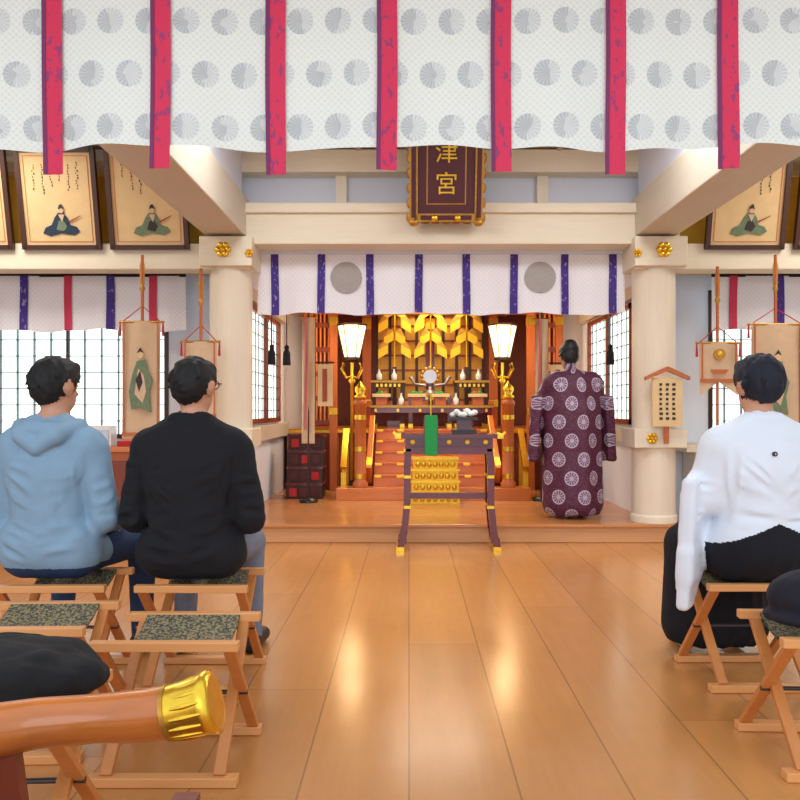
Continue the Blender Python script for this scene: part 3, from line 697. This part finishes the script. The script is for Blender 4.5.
    if retag: ft=retag(V[Fa].mean(1),ft).astype(np.int32)
    me.polygons.foreach_set('material_index',ft); me.polygons.foreach_set('use_smooth',np.ones(len(Fa),bool))
    if uv:
        u=me.uv_layers.new(name='robe'); vi=Fa.reshape(-1)
        ang=np.arctan2(V[:,0]-.03,-V[:,1]+.05)*.3; uvs=np.stack([ang[vi],V[vi,2]-.6*np.maximum(0,V[vi,1])*(V[vi,2]>1.25)],1)
        u.data.foreach_set('uv',uvs.reshape(-1).astype(np.float32))
    me.update()
    o=bpy.data.objects.new(name,me); col0.objects.link(o); o.location=loc; o.rotation_euler=(0,0,math.radians(yaw))
    sm=o.modifiers.new('smooth','SMOOTH'); sm.factor=.5; sm.iterations=2
    return o
def head(c,yaw,pitch,sk,hr,big=1.0,tuft=1.0):
    M=Mat(c,yaw,pitch)
    p=[ell((0,0,.005),(.075,.093,.108),sk,.02,M),ell((0,.03,-.06),(.058,.06,.055),sk,.03,M),
       cap((0,.088,.0),(0,.108,-.028),.008,.013,sk,.012,M),cap((-.018,.086,-.062),(.018,.086,-.062),.007,.007,sk,.006,M),
       ell((-.03,.083,.008),(.014,.009,.007),sk,.004,M),ell((.03,.083,.008),(.014,.009,.007),sk,.004,M),
       cap((-.045,.086,.026),(-.018,.091,.03),.005,.005,hr,.003,M),cap((.045,.086,.026),(.018,.091,.03),.005,.005,hr,.003,M)]
    for s in (-1,1):
        p+= [ell((s*.083,-.0,-.012),(.012,.022,.034),sk,.008,M),ell((s*.092,-.012,-.004),(.011,.018,.026),sk,.006,M)]
    cut=[((0,.075,.045),(0,.85,-.55)),((0,.1,.03),(0,1,-.1))]
    B=big
    p+=[ell((0,-.008,.03),(.09*B,.105*B,.098*B),hr,.015,M,cut),ell((0,-.052,-.005),(.074*B,.06*B,.08),hr,.02,M,[((0,.02,-.02),(0,.9,-.3))]),
        ell((0,.05,.085),(.07,.05,.035),hr,.02,M)]
    rg=random.Random(int(c[2]*1e4)+int(yaw))
    for k in range(60):
        a=rg.uniform(0,2*math.pi); e=rg.uniform(-.25,1.4)
        d=Vector((math.cos(a)*math.cos(e),math.sin(a)*math.cos(e),math.sin(e)))
        if d.y>-.1 and d.z<.55: continue
        q=Vector((d.x*.082*B,-.008+d.y*.096*B,.03+d.z*.088*B)); q2=q+Vector((d.x*.016+rg.uniform(-.018,.018),d.y*.012-.004,-.03+rg.uniform(-.012,.012)))
        p.append(cap(tuple(q),tuple(q2),.012*tuft,.005,hr,.006,M))
    return p
def hand(w,dr,side,sk,curl=.3):
    w=Vector(w); d=Vector(dr).normalized(); l=Vector((side,0,0)); l=(l-l.dot(d)*d).normalized(); dn=Vector((0,0,-1)); p=[]
    for k,(o,ln) in enumerate(((-.03,.062),(-.01,.076),(.011,.082),(.031,.074))):
        b0=w+d*.085+l*(-o)
        p.append(cap(tuple(w+d*.01+l*(-o*.6)),tuple(b0),.013,.012,sk,.012))
        m=b0+d*ln*.5+dn*.006; t=m+d*ln*.42+dn*ln*curl
        p+= [cap(tuple(b0),tuple(m),.0095,.0088,sk,.003),cap(tuple(m),tuple(t),.0088,.0075,sk,.003)]
    a=w+d*.025+l*-.03; b0=a+d*.035-l*.022; p+=[cap(tuple(a),tuple(b0),.014,.011,sk,.008),cap(tuple(b0),tuple(b0+d*.032-l*.004),.0105,.009,sk,.004)]
    return p
# tags: 0 top,1 trousers,2 skin,3 hair,4 shoe
def seated(hoodie,sw=1.0,hy=0,hp=0,spr=.16,kneeR=.16,big=1.03,tuft=1.0):
    p=[]
    p+=[ell((0,-.02,.58),(.17*sw,.13,.13),0,.04),ell((0,-.03,.74),(.175*sw,.12,.22),0,.05),ell((0,-.03,.91),(.195*sw,.125,.17),0,.05),
        cap((-.15*sw,-.02,1.012),(.15*sw,-.02,1.012),.078,.078,0,.06),cap((-.06,-.02,1.085),(.06,-.02,1.085),.06,.06,0,.06),
        cap((-.05,-.02,1.1),(-.16*sw,-.02,1.04),.045,.05,0,.04),cap((.05,-.02,1.1),(.16*sw,-.02,1.04),.045,.05,0,.04),
        cap((0,-.01,1.08),(0,.015,1.2),.06,.055,2,.02)]
    for s in (-1,1):
        ez=.70; ex=s*.24*sw
        p+=[cap((s*.188*sw,-.01,1.0),(ex,-.01,ez),.07,.058,0,.03),cap((ex,-.01,ez),(s*.19,.22,.665),.058,.044,0,.02),
            cap((s*.188*sw,-.015,.95),(ex,-.01,ez+.06),.064,.06,0,.012),
            cap((s*.19,.22,.665),(s*.18,.26,.66),.03,.027,2,.01)]
        kx=kneeR if s>0 else -spr
        p+=[cap((s*.095,0,.548),(kx,.44,.53),.098,.07,1,.03),cap((kx,.44,.525),(kx+s*.01,.42,.1),.068,.05,1,.02),cap((kx+s*.01,.41,.12),(kx+s*.01,.43,.05),.04,.04,2,.01),
            cap((kx+s*.01,.37,.047),(kx+s*.03,.58,.04),.045,.036,4,.02)]
        p+=hand((s*.18,.27,.655),(-s*.25,1,-.35),s,2,.25)
    if hoodie:
        p+=[cap((-.11*sw,-.02,.6),(.11*sw,-.02,.6),.115,.115,0,.03),cap((-.11*sw,-.02,.555),(.11*sw,-.02,.555),.112,.112,0,.012),
            cap((-.125,-.03,1.1),(-.07,-.125,1.065),.036,.042,0,.008),cap((.125,-.03,1.1),(.07,-.125,1.065),.036,.042,0,.008),
            cap((-.07,-.125,1.065),(0,-.14,1.015),.042,.034,0,.008),cap((.07,-.125,1.065),(0,-.14,1.015),.042,.034,0,.008),
            cap((-.05,-.12,1.09),(.05,-.12,1.09),.036,.036,0,.01),
            cap((-.125,-.03,1.1),(-.04,.09,1.04),.034,.03,0,.01),cap((.125,-.03,1.1),(.04,.09,1.04),.034,.03,0,.01)]
    else:
        p+=[cap((-.12*sw,-.02,.56),(.12*sw,-.02,.56),.112,.112,0,.03),cap((-.065,-.035,1.13),(.065,-.035,1.13),.03,.03,0,.012),cap((-.075,-.0,1.125),(-.03,.08,1.06),.025,.02,0,.015),cap((.075,-.0,1.125),(.03,.08,1.06),.025,.02,0,.015)]
    p+=head((0,.02,1.275),hy,hp,2,3,big,tuft)
    return p
def cloth(name,c,var=.1,sc=9,rough=.92):
    return pmat(name,c,rough,0,var,sc,.05)
SKIN=pmat('skin',(206,150,120),.5,0,.05,12); HAIR=pmat('dark_hair',(14,12,14),.7,0,.4,60,.4,(1,1,.3)); HAIR2=pmat('blue_black_hair',(14,20,38),.7,0,.4,60,.4,(1,1,.3))
BLUE=cloth('light_blue_fleece',(136,166,190)); JEAN=cloth('denim',(40,62,100),.25,80); BLK=cloth('black_jacket_cloth',(20,20,26),.15); GREY=cloth('grey_denim',(120,128,146),.2,60); SHOE=pmat('dark_shoe',(30,28,30),.5); SHOEW=pmat('shoe_white',(200,200,200),.6)
def rt_h(zt):
    def f(Q,tg):
        back=(Q[:,1]<.1)&(np.abs(Q[:,0])<.3)
        tg=np.where(back&(tg==1)&(Q[:,2]>zt),0,tg); return np.where(back&(tg==0)&(Q[:,2]<zt),1,tg)
    return f
def crs(seed,n=26):
    rg=random.Random(seed); out=[]
    for k in range(n):
        s=rg.choice((-1,1))
        if k%3==0:
            a=(s*rg.uniform(.14,.24),-.15,rg.uniform(.85,1.0)); b_=(s*rg.uniform(.0,.1),-.17,a[2]-rg.uniform(.02,.14))
        elif k%3==1:
            z=rg.uniform(.7,.95); a=(s*.32,-.04,z); b_=(s*.2,-.11,z+rg.uniform(-.06,.03))
        else:
            z=rg.uniform(.55,.74); a=(s*rg.uniform(.15,.2),-.12,z); b_=(s*rg.uniform(-.03,.06),-.17,z-rg.uniform(.0,.07))
        out.append((a,b_,rg.uniform(.008,.015),rg.uniform(.011,.018)))
    for s in (-1,1): out.append(((s*.17,-.13,1.02),(s*.19,-.12,.66),.02,.014))
    return out
figure('seated_worshipper',seated(True,.96,hy=-24,hp=-3,kneeR=.22,big=1.05),[BLUE,JEAN,SKIN,HAIR,SHOE],[.01,.008,0,.002,0],(-1.555,3.5,0),-3,seed=3,hairtag=3,retag=rt_h(.5),creases=crs(1,26))
w2=figure('seated_worshipper.001',seated(False,1.06,hy=-16,hp=-6,kneeR=.15,big=1.02,tuft=1.15),[BLK,GREY,SKIN,HAIR,SHOE],[.012,.008,0,.002,0],(-.94,3.48,0),-2,seed=8,hairtag=3,retag=rt_h(.45),creases=crs(2,34))
b=MB(); R=Matrix.Rotation(math.radians(-16),4,'Z')
for s in (-1,1):
    b.tube([R@Vector((s*.085,.0,.01)),R@Vector((s*.08,.09,.012))],.003,BLACK,6)
    pts=[R@Vector((s*.035+.025*math.cos(a),.105,.008+.02*math.sin(a))) for a in [k*math.pi/8 for k in range(17)]]
    b.tube(pts,.0025,BLACK,6,False)
b.tube([R@Vector((-.01,.106,.012)),R@Vector((.01,.106,.012))],.0025,BLACK,6)
b.done('glasses',w2,loc=(0,.02,1.275))
# attendant in white robe and black hakama
HW=cloth('white_robe_cotton',(232,238,248),.03,6); HK=cloth('black_hakama',(16,18,28),.2,8)
SLV=[]
p=[ell((0,-.02,.66),(.178,.14,.22),0,.05),ell((0,-.03,.82),(.19,.132,.2),0,.05),ell((0,-.03,.94),(.205,.135,.16),0,.05),
   cap((-.15,-.02,1.02),(.15,-.02,1.02),.08,.08,0,.06),cap((-.06,-.02,1.09),(.06,-.02,1.09),.062,.062,0,.05),cap((0,-.01,1.08),(0,.015,1.2),.062,.057,2,.015),
   cap((-.05,-.02,1.1),(-.17,-.02,1.045),.045,.05,0,.04),cap((.05,-.02,1.1),(.17,-.02,1.045),.045,.05,0,.04),
   cap((-.06,-.045,1.14),(.06,-.045,1.14),.022,.022,0,.01),cap((-.07,-.01,1.135),(-.02,.09,1.06),.022,.022,0,.01),cap((.07,-.01,1.135),(.02,.09,1.06),.022,.022,0,.01),
   ell((0,.02,.57),(.22,.19,.14),1,.05),cap((-.07,-.02,.59),(.07,-.02,.59),.148,.148,1,.05)]
for s in (-1,1):
    M=Mat((s*.265,.05,.64),yaw=s*38,roll=-s*3)
    sl=[cap((s*.185,-.01,1.0),(s*.235,.02,.8),.085,.08,0,.05),cap((s*.235,.02,.8),(s*.17,.25,.72),.075,.07,0,.03),
        rbx((0,0,.02),(.008,.13,.2),.024,0,.05,M,[((0,.02,-.2),(0,.75,-.66))]),
        rbx((0,-.07,-.19),(.006,.07,.11),.02,0,.04,M,[((0,.0,-.24),(0,.75,-.66))]),
        rbx((s*.022,-.01,-.03),(.004,.11,.2),.013,0,.01,M,[((0,.02,-.2),(0,.75,-.66))])]
    p+=sl; SLV+=sl
    p+=[cap((s*.18,.26,.69),(s*.16,.3,.68),.03,.026,2,.01)]+hand((s*.16,.31,.675),(-s*.3,1,-.2),s,2)
    p+=[cap((s*.09,.02,.545),(s*.12,.42,.53),.12,.11,1,.05),cap((s*.12,.43,.5),(s*.135,.43,.14),.12,.13,1,.06,None,[((0,0,.05),(0,0,-1))]),cap((s*.06,.36,.5),(s*.06,.37,.16),.12,.13,1,.06,None,[((0,0,.05),(0,0,-1))]),
        cap((s*.13,.45,.045),(s*.14,.6,.04),.04,.034,4,.01)]
p+=head((.005,.02,1.28),8,-4,2,3,1.1)
def zline(Q): return .70-.42*np.abs(Q[:,0])
def rt_a(Q,tg):
    # cloth belongs to the sleeve where a sleeve part is the nearest shape; otherwise split at the waist line
    Qf=Q.astype(np.float32); ds=np.min([evalp(q,Qf) for q in SLV],0)
    db=np.min([evalp(q,Qf) for q in (p[0],p[1],p[11],p[12])],0)
    body=(Q[:,1]<.2)&(db<ds)&((tg==0)|(tg==1))&(Q[:,2]<.95)
    low=Q[:,2]<zline(Q)
    return np.where(body,np.where(low,1,0),tg)
def tp_a(Q):
    d=np.abs(Q[:,2]-zline(Q)); return np.where(Q[:,1]<.2,np.clip(d/.06,0,1),1.0)
at=figure('seated_attendant',p,[HW,HK,SKIN,HAIR2,SHOEW],[.006,.004,0,.002,0],(1.52,3.47,0),4,seed=5,h=.006,pleat=[(1,.008,38)],hairtag=3,retag=rt_a,creases=crs(5,30),taper=tp_a)
b=MB(); b.tube([(-.02,-.170,.99),(-.02,-.160,.99)],.010,INK,16); b.tube([(-.02,-.171,.99),(-.02,-.170,.99)],.003,WHITE,10); b.done('robe_crest',at)
# priest
def robe():
    N=NT('maroon_crest_brocade'); co=N.coord(uv=True); S=N.sep(co)
    d,pt,c,r=crest(N,S[0],N.m('ADD',S[1],.05),.25,.17,.066,6)
    f=N.noise(co,70,2)
    bg=N.mix(N.m('GREATER_THAN',f,.56),lin((78,26,54)),lin((106,52,82)))
    cr=N.mix(N.m('MULTIPLY',N.m('GREATER_THAN',pt,.55),N.m('GREATER_THAN',r,.02)),lin((180,170,190)),lin((118,74,106)))
    ring=N.m('GREATER_THAN',r,.057); cr=N.mix(ring,cr,lin((190,182,198)))
    N.l(N.mix(d,bg,cr),N.b.inputs['Base Color']); N.set(.6); return N.mat
ROBE=robe(); BH=pmat('black_silk_hat',(14,12,16),.5)
fl=[((0,0,.03),(0,0,-1))]
p2=[ell((0,.0,1.12),(.24,.17,.25),0,.05),cap((-.13,0,1.26),(.13,0,1.26),.1,.1,0,.05),cap((0,.03,1.3),(0,.06,1.38),.08,.065,0,.04),
   cap((-.09,.02,1.0),(-.1,.02,.15),.19,.19,0,.06,None,fl),cap((.08,.02,1.0),(.11,.02,.15),.19,.19,0,.06,None,fl),cap((0,-.03,.95),(.0,-.05,.15),.17,.2,0,.06,None,fl),
   cap((0,.06,1.36),(0,.09,1.44),.052,.05,2,.01)]
for s in (-1,1):
    p2+=[cap((s*.2,0,1.24),(s*.28,.15,1.0),.1,.09,0,.05),cap((s*.28,.15,1.0),(s*.12,.38,1.02),.085,.08,0,.04)]
    M=Mat((s*.31,.17,.82),yaw=s*16,roll=-s*4)
    p2+=[rbx((0,0,0),(.025,.18,.28),.03,0,.05,M)]
    p2+=[cap((s*.1,.4,1.03),(s*.06,.44,1.05),.03,.026,2,.01)]+hand((s*.06,.44,1.05),(-s*.2,.8,.4),s,2)
    p2+=[cap((s*.09,.0,.12),(s*.09,.0,.06),.055,.055,4,.01),cap((s*.09,-.05,.042),(s*.1,.2,.04),.04,.034,4,.01)]
p2+=head((0,.11,1.49),0,-14,2,3,1.0)
M=Mat((0,.11,1.49),0,-14)
p2+=[ell((0,-.02,.065),(.09,.11,.065),3,.02,M),ell((0,-.05,.11),(.06,.07,.045),3,.03,M),ell((0,-.075,.02),(.03,.03,.06),3,.02,M)]
figure('shrine_priest',p2,[ROBE,ROBE,SKIN,BH,SHOEW],[.016,0,0,0,0],(1.52,7.42,DZ+.002),8,uv=True,seed=11,pleat=[(0,.014,16)])
BAG=pmat('black_bag_fabric',(14,14,18),.85,0,.3,60,.2); BAG2=pmat('navy_felt',(24,22,36),.9,0,.3,60,.3)
figure('black_bag',[ell((0,0,.0),(.2,.14,.055),0,.05),rbx((-.05,0,-.01),(.13,.1,.03),.03,0,.05),ell((.1,.02,-.02),(.12,.11,.045),0,.03),cap((-.15,-.1,.04),(.08,-.12,.02),.014,.014,0,.01),cap((-.1,.02,.05),(.12,-.05,.03),.016,.012,0,.01)],[BAG],[.03],(-1.0,2.05,.51),-8,h=.007,seed=2)
figure('dark_felt_hat',[ell((0,0,.03),(.15,.13,.09),0,.03),ell((0,0,-.03),(.165,.14,.03),0,.03),ell((.0,-.03,.08),(.1,.08,.04),0,.03)],[BAG2],[.02],(1.37,2.70,.51),0,h=.007,seed=6)
# ------------------------------------------------------------------ light
w=bpy.data.worlds.new('World'); scene.world=w; w.use_nodes=True
bg=w.node_tree.nodes['Background']; bg.inputs[0].default_value=(.78,.89,1,1); bg.inputs[1].default_value=1.32
def area(name,loc,size,e,c,spec=.3):
    l=bpy.data.lights.new(name,'AREA'); l.energy=e; l.color=c; l.size=size; l.specular_factor=spec
    o=bpy.data.objects.new(name,l); col0.objects.link(o); o.location=loc; return o
area('ceiling_fill_light',(-1.2,5.2,3.45),1.0,48,(.97,.98,1)); area('ceiling_fill_light.001',(1.8,5.2,3.45),1.0,48,(.97,.98,1))  # added fill lights under the hall ceiling, not actual fixtures
area('ceiling_fill_light.002',(-3.6,6.0,3.45),1.0,42,(1,.94,.84)); area('ceiling_fill_light.003',(4.0,6.0,3.45),1.0,42,(1,.94,.84))  # added warm fill to brighten paintings and walls of the side bays
area('sanctuary_fill_light',(.3,8.8,2.65),1.0,34,(1,.88,.7)); area('sanctuary_fill_light.001',(.3,10.6,2.65),.8,32,(1,.8,.52))  # added warm fill for altar and gilding, apart from the standing lanterns
l=bpy.data.lights.new('sun','SUN'); l.energy=.6; l.angle=math.radians(40); l.color=(1,.98,.95)
o=bpy.data.objects.new('sun',l); col0.objects.link(o); o.rotation_euler=Vector((.12,1,-.33)).to_track_quat('-Z','Y').to_euler()
cam=bpy.data.cameras.new('camera'); co=bpy.data.objects.new('camera',cam); col0.objects.link(co)
co.location=(0,0,1.18); co.rotation_euler=(math.radians(90),0,0); cam.sensor_width=36; cam.lens=36; cam.shift_x=-9/800; cam.shift_y=8/800
scene.camera=co
